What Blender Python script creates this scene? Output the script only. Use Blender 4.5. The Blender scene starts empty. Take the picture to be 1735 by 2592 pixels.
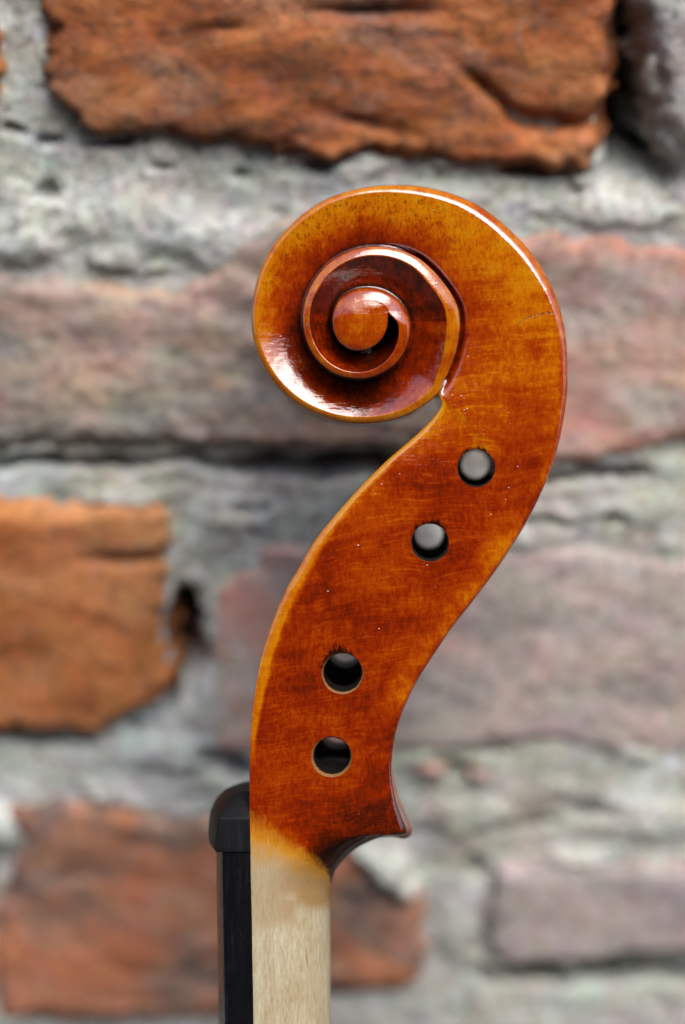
import bpy, bmesh, math, random
import numpy as np
from mathutils import Vector, Matrix, noise as mn
from mathutils.kdtree import KDTree

# ------------------------------------------------------------------ scale and frame
S = 1.0 / 15000.0            # metres for one unit of the drawing the violin head is measured in (1/15 mm)
D = 0.45                     # camera to the cheek of the pegbox
PITCH = math.radians(20.0)   # the camera looks down at the leaning violin
GAP = 0.0675                 # distance along the axis from the cheek to the wall
P0 = Vector((0.0, -GAP * math.cos(PITCH), 1.0))
FWD = Vector((0, math.cos(PITCH), -math.sin(PITCH)))
UP = Vector((0, math.sin(PITCH), math.cos(PITCH)))
sc = bpy.context.scene

# ------------------------------------------------------------------ camera
cam = bpy.data.cameras.new('camera'); camo = bpy.data.objects.new('camera', cam)
sc.collection.objects.link(camo); sc.camera = camo
camo.location = P0 - FWD * D
camo.rotation_euler = (math.radians(90) - PITCH, 0, 0)
cam.sensor_fit = 'VERTICAL'; cam.sensor_height = 24.0
cam.lens = 24.0 * D / (2592 * S)
cam.clip_start = 0.01; cam.clip_end = 2000
cam.dof.use_dof = True; cam.dof.focus_distance = D + 0.0005
cam.dof.aperture_fstop = cam.lens / 20.0

# ------------------------------------------------------------------ sky and sun
SUN_DIR_PIC = Vector((0.26, -0.70, 0.62)).normalized()     # right, towards the viewer, up, in the leaning frame
SUN = (Vector((1, 0, 0)) * SUN_DIR_PIC.x + FWD * SUN_DIR_PIC.y + UP * SUN_DIR_PIC.z).normalized()
elev = math.asin(SUN.z); azim = math.atan2(SUN.x, SUN.y)
w = bpy.data.worlds.new('World'); sc.world = w; w.use_nodes = True
nt = w.node_tree; nt.nodes.clear()
sky = nt.nodes.new('ShaderNodeTexSky'); sky.sky_type = 'NISHITA'; sky.sun_disc = False
sky.sun_elevation = elev; sky.sun_rotation = azim
sky.air_density = 1.0; sky.dust_density = 4.0; sky.ozone_density = 1.0
hs = nt.nodes.new('ShaderNodeHueSaturation'); hs.inputs['Saturation'].default_value = 0.95
bg = nt.nodes.new('ShaderNodeBackground'); bg.inputs['Strength'].default_value = 0.13
wo = nt.nodes.new('ShaderNodeOutputWorld')
nt.links.new(sky.outputs[0], hs.inputs['Color']); nt.links.new(hs.outputs[0], bg.inputs[0]); nt.links.new(bg.outputs[0], wo.inputs[0])
sl = bpy.data.lights.new('sun', 'SUN'); sl.energy = 1.5; sl.angle = math.radians(43); sl.color = (1.0, 0.99, 0.985)
so = bpy.data.objects.new('sun', sl); sc.collection.objects.link(so)
so.rotation_euler = SUN.to_track_quat('Z', 'Y').to_euler()
sc.view_settings.view_transform = 'Standard'; sc.view_settings.look = 'None'
sc.view_settings.exposure = 1.35; sc.view_settings.gamma = 1.0
sc.cycles.max_bounces = 8

# ------------------------------------------------------------------ small helpers
def link(o, parent=None):
    sc.collection.objects.link(o)
    if parent is not None: o.parent = parent
    return o

def mesh_obj(name, verts, faces, mat, parent=None, smooth=True):
    me = bpy.data.meshes.new(name); me.from_pydata([tuple(v) for v in verts], [], [tuple(f) for f in faces]); me.update()
    if smooth: me.polygons.foreach_set('use_smooth', [True] * len(me.polygons))
    if mat: me.materials.append(mat)
    return link(bpy.data.objects.new(name, me), parent)

def pchip(xk, yk, x):
    xk = np.asarray(xk, float); yk = np.asarray(yk, float); x = np.clip(np.asarray(x, float), xk[0], xk[-1])
    h = np.diff(xk); d = np.diff(yk) / h
    m = np.zeros_like(yk)
    for i in range(1, len(xk) - 1):
        if d[i - 1] * d[i] > 0:
            w1 = 2 * h[i] + h[i - 1]; w2 = h[i] + 2 * h[i - 1]
            m[i] = (w1 + w2) / (w1 / d[i - 1] + w2 / d[i])
    m[0] = d[0]; m[-1] = d[-1]
    i = np.clip(np.searchsorted(xk, x, side='right') - 1, 0, len(xk) - 2)
    t = (x - xk[i]) / h[i]; t2 = t * t; t3 = t2 * t
    return ((2*t3-3*t2+1)*yk[i] + (t3-2*t2+t)*h[i]*m[i] + (-2*t3+3*t2)*yk[i+1] + (t3-t2)*h[i]*m[i+1])

def catmull(xk, yk, x):
    xk = np.asarray(xk, float); yk = np.asarray(yk, float); x = np.clip(np.asarray(x, float), xk[0], xk[-1])
    m = np.zeros_like(yk); m[1:-1] = (yk[2:] - yk[:-2]) / (xk[2:] - xk[:-2])
    m[0] = (yk[1]-yk[0])/(xk[1]-xk[0]); m[-1] = (yk[-1]-yk[-2])/(xk[-1]-xk[-2])
    h = np.diff(xk); i = np.clip(np.searchsorted(xk, x, side='right') - 1, 0, len(xk) - 2)
    t = (x - xk[i]) / h[i]; t2 = t*t; t3 = t2*t
    return ((2*t3-3*t2+1)*yk[i] + (t3-2*t2+t)*h[i]*m[i] + (-2*t3+3*t2)*yk[i+1] + (t3-t2)*h[i]*m[i+1])

def sstep(a, b, x):
    t = np.clip((x - a) / (b - a), 0, 1); return t * t * (3 - 2 * t)

class NT:
    """tiny node-tree writer"""
    def __init__(s, name):
        s.m = bpy.data.materials.new(name); s.m.use_nodes = True
        s.t = s.m.node_tree; s.t.nodes.clear()
        s.out = s.n('ShaderNodeOutputMaterial'); s.b = s.n('ShaderNodeBsdfPrincipled')
        s.t.links.new(s.b.outputs[0], s.out.inputs[0])
        s.co = s.n('ShaderNodeTexCoord').outputs['Object']
    def n(s, k): return s.t.nodes.new(k)
    def set(s, sock, v):
        if isinstance(v, bpy.types.NodeSocket): s.t.links.new(v, sock)
        elif isinstance(v, (tuple, list)) and len(v) == 3 and sock.type == 'RGBA': sock.default_value = (*v, 1)
        else: sock.default_value = v
    def math(s, op, a, b=0.0, c=None):
        n = s.n('ShaderNodeMath'); n.operation = op; s.set(n.inputs[0], a); s.set(n.inputs[1], b)
        if c is not None: s.set(n.inputs[2], c)
        return n.outputs[0]
    def mapping(s, v, scale=(1, 1, 1), rot=(0, 0, 0), loc=(0, 0, 0)):
        n = s.n('ShaderNodeMapping'); s.set(n.inputs['Vector'], v)
        n.inputs['Scale'].default_value = scale; n.inputs['Rotation'].default_value = rot; n.inputs['Location'].default_value = loc
        return n.outputs[0]
    def noise(s, v, scale, detail=4, rough=0.55, dist=0.0):
        n = s.n('ShaderNodeTexNoise'); s.set(n.inputs['Vector'], v); n.inputs['Scale'].default_value = scale
        n.inputs['Detail'].default_value = detail; n.inputs['Roughness'].default_value = rough; n.inputs['Distortion'].default_value = dist
        return n.outputs[0]
    def voro(s, v, scale, feature='F1', rnd=1.0):
        n = s.n('ShaderNodeTexVoronoi'); s.set(n.inputs['Vector'], v); n.inputs['Scale'].default_value = scale
        n.feature = feature; n.inputs['Randomness'].default_value = rnd
        return n
    def ramp(s, f, stops, interp='LINEAR'):
        n = s.n('ShaderNodeValToRGB'); s.set(n.inputs[0], f); cr = n.color_ramp; cr.interpolation = interp
        while len(cr.elements) > 1: cr.elements.remove(cr.elements[-1])
        for i, (p, c) in enumerate(stops):
            e = cr.elements[0] if i == 0 else cr.elements.new(p)
            e.position = p; e.color = (*c, 1) if isinstance(c, (tuple, list)) else (c, c, c, 1)
        return n.outputs[0]
    def mix(s, f, a, b, mode='MIX'):
        n = s.n('ShaderNodeMix'); n.data_type = 'RGBA'; n.blend_type = mode
        s.set(n.inputs[0], f); s.set(n.inputs[6], a); s.set(n.inputs[7], b); return n.outputs[2]
    def chroma(s, v, col, scale, amt):
        n = s.n('ShaderNodeTexNoise'); s.set(n.inputs['Vector'], v); n.inputs['Scale'].default_value = scale; n.inputs['Detail'].default_value = 5
        n.inputs['Roughness'].default_value = 0.65
        g = s.n('ShaderNodeMix'); g.data_type = 'RGBA'; g.blend_type = 'MULTIPLY'; g.inputs[0].default_value = 1.0
        r = s.n('ShaderNodeVectorMath'); r.operation = 'MULTIPLY_ADD'; s.set(r.inputs[0], n.outputs['Color'])
        r.inputs[1].default_value = (amt * 2,) * 3; r.inputs[2].default_value = (1 - amt,) * 3
        s.set(g.inputs[6], col); s.set(g.inputs[7], r.outputs[0]); return g.outputs[2]
    def attr(s, name):
        n = s.n('ShaderNodeAttribute'); n.attribute_name = name; return n.outputs['Fac']
    def bump(s, h, strength, dist, normal=None):
        n = s.n('ShaderNodeBump'); s.set(n.inputs['Height'], h); n.inputs['Strength'].default_value = strength
        n.inputs['Distance'].default_value = dist
        if normal is not None: s.set(n.inputs['Normal'], normal)
        return n.outputs[0]
    def p(s, name, v): s.set(s.b.inputs[name], v)

# ================================================================== materials of the violin
K = 1.0 / S     # object coordinates (m) times K are drawing units
PEG = [(1206, 1185.5, 50, 15, -17, 35), (1089, 1374, 49, 10, -21, 35), (867.6, 1705, 50, 10, -52, 41), (840, 1915.7, 48, 18, -47, 41)]
def P3(u, v, h=0.0):
    """point on the violin head seen at drawing position u, v and standing h in front of the cheek plane"""
    k = 1.0 - h * S / D
    return ((u - 867.5) * k * S, -h * S, (1296 - v) * k * S)

def varnish(name='amber_varnish', bare=False):
    m = NT(name)
    cu = m.mapping(m.co, scale=(K, K, K))                          # drawing units
    tone = m.attr('tone'); raw = m.attr('raw')
    # blotchy clouds of varnish, small speckle, fine curl of the maple
    big = m.noise(m.mapping(cu, scale=(0.007, 0.007, 0.007)), 1.0, 4, 0.6, 0.4)
    mid = m.noise(m.mapping(cu, scale=(0.035, 0.03, 0.028)), 1.0, 5, 0.65)
    fine = m.noise(m.mapping(cu, scale=(0.10, 0.1, 0.045)), 1.0, 6, 0.75)
    wob = m.noise(m.mapping(cu, scale=(0.004, 0.004, 0.004)), 1.0, 2, 0.5)
    # curl: short light strokes running across
    sw = m.n('ShaderNodeCombineXYZ'); sp = m.n('ShaderNodeSeparateXYZ'); m.set(sp.inputs[0], cu)
    zz = m.math('ADD', sp.outputs[2], m.math('MULTIPLY', sp.outputs[0], -0.10))
    zz = m.math('ADD', zz, m.math('MULTIPLY', wob, 90.0))
    m.set(sw.inputs[0], m.math('MULTIPLY', sp.outputs[0], 0.013)); m.set(sw.inputs[1], m.math('MULTIPLY', sp.outputs[1], 0.02))
    m.set(sw.inputs[2], m.math('MULTIPLY', zz, 0.15))
    curl = m.noise(sw.outputs[0], 1.0, 3, 0.6)
    curl = m.ramp(curl, [(0.50, 0.0), (0.60, 0.35), (0.74, 1.0)])
    sw2 = m.n('ShaderNodeCombineXYZ')
    m.set(sw2.inputs[0], m.math('MULTIPLY', sp.outputs[0], 0.005)); m.set(sw2.inputs[1], 0.3)
    m.set(sw2.inputs[2], m.math('MULTIPLY', zz, 0.028))
    band = m.noise(sw2.outputs[0], 1.0, 3, 0.55)
    t = m.math('MULTIPLY', m.math('SUBTRACT', big, 0.5), 0.42)
    t = m.math('ADD', t, m.math('MULTIPLY', m.math('SUBTRACT', mid, 0.5), m.math('MULTIPLY_ADD', m.attr('curl'), -0.30, 0.62)))
    t = m.math('ADD', t, m.math('MULTIPLY', m.math('SUBTRACT', fine, 0.5), 0.60))
    t = m.math('ADD', t, m.math('MULTIPLY', m.math('SUBTRACT', band, 0.5), 0.34))
    t = m.math('ADD', tone, m.math('MINIMUM', t, 0.15))
    t = m.math('SUBTRACT', t, m.math('MULTIPLY', curl, m.math('MULTIPLY', m.attr('curl'), 0.18)))
    col = m.ramp(t, [(0.0, (0.35, 0.138, 0.002)), (0.22, (0.32, 0.088, 0.0006)), (0.42, (0.225, 0.030, 0.0003)),
                     (0.62, (0.142, 0.0098, 0.0002)), (0.82, (0.052, 0.0048, 0.0006)), (1.0, (0.014, 0.0026, 0.001))])
    # tiny dark pores, lying along the grain (thick on the crest of the scroll)
    por = m.noise(m.mapping(cu, scale=(0.16, 0.1, 0.075), rot=(0, 0.12, 0)), 1.0, 4, 0.7)
    por = m.math('MULTIPLY', m.ramp(por, [(0.52, 0.0), (0.64, 1.0)]), m.math('MULTIPLY', m.attr('pores'), 0.75))
    col = m.mix(por, col, (0.07, 0.007, 0.001))
    # black peg dirt round the holes, thicker above each of them, in ragged drips
    soot = None
    for (u, v, r, du, dv, rf), (amp_, lean) in zip(PEG, ((9, 0.1), (13, 0.0), (14, -0.5), (5, -0.1))):
        px, _, pz = P3(u, v)
        dx = m.math('SUBTRACT', sp.outputs[0], px * K); dz = m.math('SUBTRACT', sp.outputs[2], pz * K + 3)
        rr = m.math('SQRT', m.math('ADD', m.math('MULTIPLY', dx, dx), m.math('MULTIPLY', dz, dz)))
        upw = m.math('MULTIPLY', m.math('DIVIDE', m.math('MULTIPLY_ADD', dx, lean, dz), 50.0), float(amp_))
        stre = m.noise(m.mapping(cu, scale=(0.085, 0.02, 0.04), loc=(v, 0, 0)), 1.0, 3, 0.6)
        lim = m.math('ADD', m.math('ADD', r - 9.0, upw), m.math('MULTIPLY', m.math('SUBTRACT', stre, 0.42), m.math('ADD', 20.0, m.math('MULTIPLY', upw, 1.6))))
        f = m.ramp(m.math('MULTIPLY_ADD', m.math('SUBTRACT', lim, rr), 0.05, 0.5), [(0.30, 0.0), (0.85, 1.0)])
        soot = f if soot is None else m.math('MAXIMUM', soot, f)
    # hairline crack in the curve of the back
    ck = m.noise(m.mapping(cu, scale=(0.06, 0.06, 0.06)), 1.0, 3, 0.6)
    cx = m.math('SUBTRACT', sp.outputs[0], 1355 - 867.5)
    cz = m.math('ADD', m.math('MULTIPLY', m.math('MULTIPLY', cx, cx), -0.0034), m.math('MULTIPLY_ADD', cx, 0.32, 499.0))
    dist = m.math('ABSOLUTE', m.math('SUBTRACT', m.math('SUBTRACT', sp.outputs[2], cz), m.math('MULTIPLY', m.math('SUBTRACT', ck, 0.5), 22.0)))
    crack = m.math('MULTIPLY', m.ramp(m.math('MULTIPLY', dist, 0.3), [(0.15, 1.0), (0.75, 0.0)]),
                   m.math('LESS_THAN', m.math('ABSOLUTE', m.math('SUBTRACT', cx, 3.0)), 43.0))
    crack = m.math('MULTIPLY', crack, m.math('LESS_THAN', sp.outputs[1], 160.0))
    col = m.mix(m.math('MULTIPLY', crack, 0.75), col, (0.03, 0.012, 0.004))
    # bare maple of the neck with stain bleeding down into it
    g1 = m.noise(m.mapping(cu, scale=(0.13, 0.1, 0.030), rot=(0, -0.2, 0)), 1.0, 5, 0.7)
    g2 = m.noise(m.mapping(cu, scale=(0.02, 0.02, 0.006)), 1.0, 4, 0.6)
    wood = m.ramp(m.math('ADD', m.math('MULTIPLY', g1, 0.62), m.math('MULTIPLY', g2, 0.38)),
                  [(0.30, (0.176, 0.126, 0.065)), (0.43, (0.256, 0.208, 0.127)), (0.55, (0.307, 0.272, 0.185)), (0.70, (0.388, 0.370, 0.282))])
    st = m.attr('stain')
    stn = m.math('ADD', st, m.math('MULTIPLY', m.math('SUBTRACT', g1, 0.5), 0.45))
    wood = m.mix(m.ramp(stn, [(0.15, 0.0), (0.75, 0.8)]), wood, (0.19, 0.10, 0.028))
    # one thin brown fleck in the neck
    fx = m.math('SUBTRACT', m.math('ADD', sp.outputs[0], m.math('MULTIPLY', sp.outputs[2], 0.05)), -148.0); fz = m.math('ADD', sp.outputs[2], 1133.0)
    fl = m.math('ADD', m.math('MULTIPLY', m.math('MULTIPLY', fx, fx), 0.09), m.math('MULTIPLY', m.math('MULTIPLY', fz, fz), 0.0011))
    wood = m.mix(m.ramp(fl, [(0.0, 0.7), (1.0, 0.0)]), wood, (0.20, 0.10, 0.03))
    rawn = m.math('ADD', raw, m.math('MULTIPLY', m.math('SUBTRACT', g1, 0.5), 0.42))
    rawn = m.math('ADD', rawn, m.math('MULTIPLY', m.math('SUBTRACT', mid, 0.5), 0.25))
    bleed = m.ramp(rawn, [(0.12, col), (0.12, (0, 0, 0))]) if False else None
    amber = m.mix(m.ramp(rawn, [(0.10, 0.0), (0.42, 1.0)]), col, (0.34, 0.15, 0.012))
    col = m.mix(m.ramp(rawn, [(0.36, 0.0), (0.74, 1.0)]), amber, wood)
    col = m.mix(m.math('MULTIPLY', soot, 0.93), col, (0.001, 0.0008, 0.0006))
    rawf = m.ramp(raw, [(0.25, 0.0), (0.8, 1.0)])
    m.p('Base Color', col)
    m.p('Roughness', m.math('MULTIPLY_ADD', rawf, 0.05, 0.42)); m.p('Specular IOR Level', 0.0)
    heel = m.ramp(m.math('MULTIPLY_ADD', sp.outputs[2], -0.001, 0.0), [(0.775, 1.0), (0.83, 0.22)]); m.p('Coat Weight', m.math('MULTIPLY', heel, m.math('SUBTRACT', 1.0, m.math('MULTIPLY', rawf, 0.93)))); m.p('Coat IOR', 1.7)
    m.p('Coat Roughness', m.math('MULTIPLY_ADD', m.noise(m.mapping(cu, scale=(0.01, 0.01, 0.01)), 1.0, 3, 0.6), 0.08, 0.0))
    # relief: slow brush waves, grain, dust pimples caught in the varnish
    wv = m.noise(m.mapping(cu, scale=(0.018, 0.018, 0.018)), 1.0, 3, 0.55)
    gr = m.noise(m.mapping(cu, scale=(0.02, 0.05, 0.14), rot=(0, 0.1, 0)), 1.0, 4, 0.65)
    vo = m.voro(m.mapping(cu, scale=(0.03, 0.03, 0.03)), 1.0)
    dens = m.ramp(m.noise(vo.outputs['Position'], 2.7, 1, 0.5), [(0.46, 0.0), (0.66, 1.0)])
    pim = m.math('MULTIPLY', m.ramp(vo.outputs['Distance'], [(0.0, 1.0), (0.06, 0.7), (0.12, 0.0)]), dens)
    vo2 = m.voro(m.mapping(cu, scale=(0.055, 0.055, 0.055), loc=(3, 1, 7)), 1.0)
    clus = m.ramp(m.noise(m.mapping(cu, scale=(0.006, 0.006, 0.006), loc=(4, 0, 2)), 1.0, 2, 0.5), [(0.52, 0.0), (0.60, 1.0)])
    pim2 = m.math('MULTIPLY', m.ramp(vo2.outputs['Distance'], [(0.0, 1.0), (0.13, 0.0)]), clus)
    h = m.math('ADD', m.math('MULTIPLY', wv, 0.9), m.math('MULTIPLY', gr, 0.22))
    h = m.math('ADD', h, m.math('MULTIPLY', pim, 0.50)); h = m.math('ADD', h, m.math('MULTIPLY', pim2, 0.28))
    jx = m.math('MULTIPLY', m.math('SUBTRACT', sp.outputs[0], 1165 - 867.5), 0.012); jz = m.math('MULTIPLY', m.math('SUBTRACT', sp.outputs[2], 1296 - 1000), 0.009)
    jm = m.ramp(m.math('ADD', m.math('MULTIPLY', jx, jx), m.math('MULTIPLY', jz, jz)), [(0.0, 1.0), (1.0, 0.0)])
    h = m.math('ADD', h, m.math('MULTIPLY', m.math('MULTIPLY', jm, m.ramp(vo2.outputs['Distance'], [(0.0, 1.0), (0.22, 0.0)])), 0.20))
    h = m.math('SUBTRACT', h, m.math('MULTIPLY', crack, 0.1))
    nb = m.bump(h, 0.55, 3.0 * S)
    m.set(m.b.inputs['Coat Normal'], nb)
    hb = m.math('ADD', m.math('MULTIPLY', g1, 1.0), m.math('MULTIPLY', gr, 0.6))
    m.p('Normal', m.bump(hb, 0.35, 2.0 * S))
    return m.m

def hole_mat():
    m = NT('peg_hole_wood')
    cu = m.mapping(m.co, scale=(K, K, K)); sp = m.n('ShaderNodeSeparateXYZ'); m.set(sp.inputs[0], cu)
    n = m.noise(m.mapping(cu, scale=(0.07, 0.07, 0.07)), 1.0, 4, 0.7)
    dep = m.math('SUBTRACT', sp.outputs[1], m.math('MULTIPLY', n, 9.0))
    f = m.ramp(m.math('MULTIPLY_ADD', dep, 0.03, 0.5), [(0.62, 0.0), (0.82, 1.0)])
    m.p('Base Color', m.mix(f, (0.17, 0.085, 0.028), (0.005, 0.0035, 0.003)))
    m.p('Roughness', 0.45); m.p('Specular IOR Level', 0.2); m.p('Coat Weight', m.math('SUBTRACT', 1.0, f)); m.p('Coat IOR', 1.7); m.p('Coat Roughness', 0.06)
    m.p('Normal', m.bump(n, 0.6, 4 * S))
    return m.m

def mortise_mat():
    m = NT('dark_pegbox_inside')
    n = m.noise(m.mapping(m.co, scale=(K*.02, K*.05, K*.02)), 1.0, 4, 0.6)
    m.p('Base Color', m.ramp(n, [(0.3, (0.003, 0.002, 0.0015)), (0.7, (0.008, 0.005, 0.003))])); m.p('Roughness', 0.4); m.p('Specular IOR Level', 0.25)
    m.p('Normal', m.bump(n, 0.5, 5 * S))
    return m.m

def ebony(name='ebony', spec=0.36, k=1.0, ro=0.20):
    m = NT(name)
    cu = m.mapping(m.co, scale=(K, K, K))
    g = m.noise(m.mapping(cu, scale=(0.16, 0.16, 0.006)), 1.0, 5, 0.65)
    f = m.noise(m.mapping(cu, scale=(0.03, 0.03, 0.02)), 1.0, 4, 0.6)
    vo = m.voro(m.mapping(cu, scale=(0.06, 0.06, 0.025)), 1.0)
    spk = m.math('MULTIPLY', m.ramp(vo.outputs['Distance'], [(0.0, 1.0), (0.09, 0.0)]),
                 m.math('GREATER_THAN', m.noise(vo.outputs['Position'], 3.1, 1, 0.5), 0.56))
    col = m.ramp(g, [(0.40, (0.0012, 0.0014, 0.002)), (0.60, (0.003, 0.003, 0.004)), (0.74, (0.012, 0.012, 0.013))])
    col = m.mix(m.math('MULTIPLY', spk, 0.6), col, (0.22, 0.20, 0.18))
    m.p('Base Color', col)
    m.p('Roughness', m.math('MULTIPLY_ADD', f, 0.14, ro)); m.p('Specular IOR Level', spec)
    m.p('Normal', m.bump(m.math('ADD', g, m.math('MULTIPLY', f, 0.5)), 0.35, 2 * S))
    return m.m

M_VAR = varnish(); M_HOLE = hole_mat(); M_MORT = mortise_mat(); M_EB = ebony(); M_NUT = ebony('worn_ebony', 0.16, 1.0, 0.42)

# ================================================================== scroll, pegbox and neck: one carved surface
C0 = (912.0, 812.0)
SP = [(1357,1276),(1382.7,1219),(1405,1155),(1421,1091),(1430.5,1037),(1437,980),(1437.5,930),(1432,854.5),(1421,794),(1405,743),(1383,698),
      (1351,647),(1312.5,604),(1271,564),(1223,529),(1178.6,503.8),(1127.6,485.5),(1064,473),(1000,470),(938,473.5),(880.6,484.6),(823,507),(772,539),
      (727.6,580),(686,631),(660.6,679),(644.6,743),(637.6,813),(645,872),(669,929.6),(707,983),(753,1023),(810.5,1052),(868,1069),(925,1072),
      (963.6,1069),(1002,1061.6),(1040,1046),(1074.5,1025),(1096,1010),(1113,994),(1124,964),(1147,914),(1160.7,864.6),(1165.6,818.6),(1160.7,780),
      (1147,750),(1124,719),(1100,688.7),(1059,653.6),(1014.5,633),(957,625),(906,630),(861.5,647),(823,676),(794.5,714),(775,752.5),(767,805),
      (770,838),(784,880.5),(813,921.6),(851.5,948),(892.5,958),(930.7,957),(969,943.6),(1004,918.7),(1024.5,889),(1036,857),(1040,827.7),
      (1033,798),(1018.7,772),(998,751.5),(969,735),(930.7,730),(892.5,737),(866,751.5),(848.5,778),(842.7,810),(847,842.4),(863,869),(889.6,885),
      (922,886.4),(948,874.7),(967,857),(977.6,833.6),(982,812),(982,796),(980,785)]
ang = []; rad = []
for (u, v) in SP:
    a = math.degrees(math.atan2(-(v - C0[1]), u - C0[0]))
    if not ang:
        while a > 0: a -= 360
    else:
        while a < ang[-1] - 180: a += 360
    ang.append(a); rad.append(math.hypot(u - C0[0], v - C0[1]))
ang = np.array(ang); rad = np.array(rad)
# light smoothing of the measured outline
for _ in range(2):
    r2 = rad.copy(); r2[1:-1] = 0.25 * rad[:-2] + 0.5 * rad[1:-1] + 0.25 * rad[2:]
    rad = 0.6 * rad + 0.4 * r2
STEP = 0.75; TH0 = -42.75; NTURN = 480; NE = 1039; NEND = 1519
TH = TH0 + STEP * np.arange(NEND + 1)
RR = catmull(ang, rad, TH)
WK = [(-43,16),(0,19),(25,27),(60,23),(90,15),(140,12),(180,13),(230,16),(270,17),(317.25,20),(350,33),(380,31),(420,24),(450,22),(500,19),
      (560,16),(630,16),(680,24),(715,31)]
gapE = RR[NE] - RR[NEND]
WK += [(736.5, gapE), (765, 34), (810, 36), (860, 26), (900, 16), (1000, 14), (1070, 8), (1096.5, 0.001)]
WW = pchip(*zip(*WK), TH)
HH = pchip(*zip(*[(-43,-14),(0,-24),(60,-44),(90,-50),(140,-50),(180,-46),(230,-42),(270,-36),(317.25,-34+0.66*20),(360,4),(400,14),(450,18),(540,22),(630,30),(700,40),(736.5,44),(800,48),(1000,48),(1096.5,44)]), TH)
WR = sstep(-42.75, -22, TH) * (1 - sstep(275, 312, TH))
CD = (0.66 + 0.24 * WR) * WW
DIP = pchip(*zip(*[(-43,20),(0,22),(60,18),(90,20),(140,24),(180,28),(230,30),(270,30),(317,32),(360,34),(450,34),(540,40),(600,56),(640,80),(700,125),(729,130),(736.5,0)]), TH)
CONC = pchip(*zip(*[(-43,0),(60,0.15),(110,0.6),(150,1),(400,1),(736.5,1)]), TH)
NS, NC, NF, NW = 8, 8, 40, 6     # columns of back wall, rim, face, step up to the next turn
MIDH = -180.0
# rim section: steep outer skirt, a long bevel of about 25 degrees, a soft crest
_x = np.linspace(0, 1, 201); _phi = np.radians(np.interp(_x, [0, 0.12, 0.26, 0.80, 1.0], [82, 50, 27, 22, 3]))
_y = np.r_[0, np.cumsum(0.5 * (np.tan(_phi[1:]) + np.tan(_phi[:-1])) * np.diff(_x))]; _y /= _y[-1]
RIMX = [0.0, 0.03, 0.08, 0.15, 0.26, 0.5, 0.76, 0.9, 1.0]; RIMY = list(np.interp(RIMX, _x, _y))
_phi2 = np.radians(np.interp(_x, [0, 0.12, 0.26, 0.52, 0.66, 0.88, 1.0], [82, 56, 46, 42, 25, 20, 3]))
_y2 = np.r_[0, np.cumsum(0.5 * (np.tan(_phi2[1:]) + np.tan(_phi2[:-1])) * np.diff(_x))]; _y2 /= _y2[-1]
RIMX2 = [0.0, 0.03, 0.09, 0.2, 0.4, 0.58, 0.7, 0.88, 1.0]; RIMY2 = list(np.interp(RIMX2, _x, _y2))
def pol(th, r): 
    a = math.radians(th); return C0[0] + r * math.cos(a), C0[1] - r * math.sin(a)

rows = []      # each: list of (u, v, h, tone, curl, pores, raw, stain) from the middle of the back to the middle of the front, plus part id
def attrs(tone, curl=0.3, pores=0.0, raw=0.0, stain=0.0): return (tone, curl, pores, raw, stain)

# ---- pegbox and neck stations (outer = back edge, left = front edge)
KEY = [ # O(u,v)        L(u,v)          w    cd   hO   hL  spine
 ((838,3300),(648,3300),  186, 180,  0,   0,  0),
 ((837.5,2900),(645,2900),188, 180,  0,   0,  0),
 ((837,2550),(641.6,2550),190, 180,  0,   0,  0),
 ((836.5,2400),(639,2410),190, 180,  0,   0,  0),
 ((836.5,2320),(638,2330),188, 180,  0,   0,  0),
 ((838.7,2245),(636.5,2270),182,180, 0,   0,  0),
 ((848,2206),(635.3,2222),165, 180,  0,   0,  0),
 ((867,2179.6),(634.8,2185),145,180, 0,   0,  0),
 ((890,2156.6),(634.5,2155),125,180, 0,   0,  0),
 ((921,2137.5),(634,2130), 105,178,  0,   0,  0),
 ((959,2122),(633.5,2108), 85, 165,  0,   0,  0),
 ((997.5,2116),(633,2092), 62, 130,  0,   0,  3),
 ((1022,2115),(632.7,2082),40, 80,   0,   0,  8),
 ((1031,2108),(632.5,2074),26, 34,   0,   0,  11),
 ((1028,2094),(632.3,2066),20, 22,  -1,   0,  13),
 ((1016.6,2066),(632,2048),17, 16,  -1,   0,  14),
 ((1001,2020),(632,2008),  15, 13,  -2,   0,  11),
 ((991.5,1955),(632.5,1945),14, 12, -2,   0,  4),
 ((995,1903),(633.5,1887), 13, 12,  -3,  -1,  0),
 ((1003,1855),(635,1850),  13, 12,  -3,  -1,  0),
 ((1018,1807),(638,1807),  13, 12,  -4,  -1,  0),
 ((1040,1756),(646,1743.5),12, 11,  -4,  -2,  0),
 ((1060,1718),(651.5,1712),12, 11,  -5,  -2,  0),
 ((1085,1678),(660,1670),  12, 11,  -5,  -2,  0),
 ((1140,1596),(680,1602),  12, 11,  -6,  -3,  0),
 ((1197.5,1521.5),(700,1548),12,11, -7,  -4,  0),
 ((1254,1446),(723,1494.7),13, 12,  -8,  -5,  0),
 ((1296,1383),(753.6,1442),13, 12,  -9,  -7,  0),
 ((1328.5,1330.5),(796,1370),14,13, -11, -10, 0),
 ((1342,1305),(853,1299),  14, 13,  -12, -14, 0),
 ((1351,1288),(920,1224.5),15, 13,  -13, -18, 0),
 ((1356,1278),(985,1161),  15, 14,  -13, -23, 0),
 ((1360,1270),(1045,1109), 16, 14,  -14, -28, 0),
 ((1364,1262),(1085,1071), 16, 14,  -14, -31, 0),
 ((1368,1252),(1110,1040), 16, 14,  -14, -33, 0),
 ((1370,1247),(1119,1020), 16, 14,  -14, -34, 0)]
oEnd = pol(TH[0], RR[0]); jEnd = pol(TH[NTURN], RR[NTURN])
KEY.append((oEnd, jEnd, WW[0], CD[0], HH[0], HH[0] - DIP[0], 0))
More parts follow.
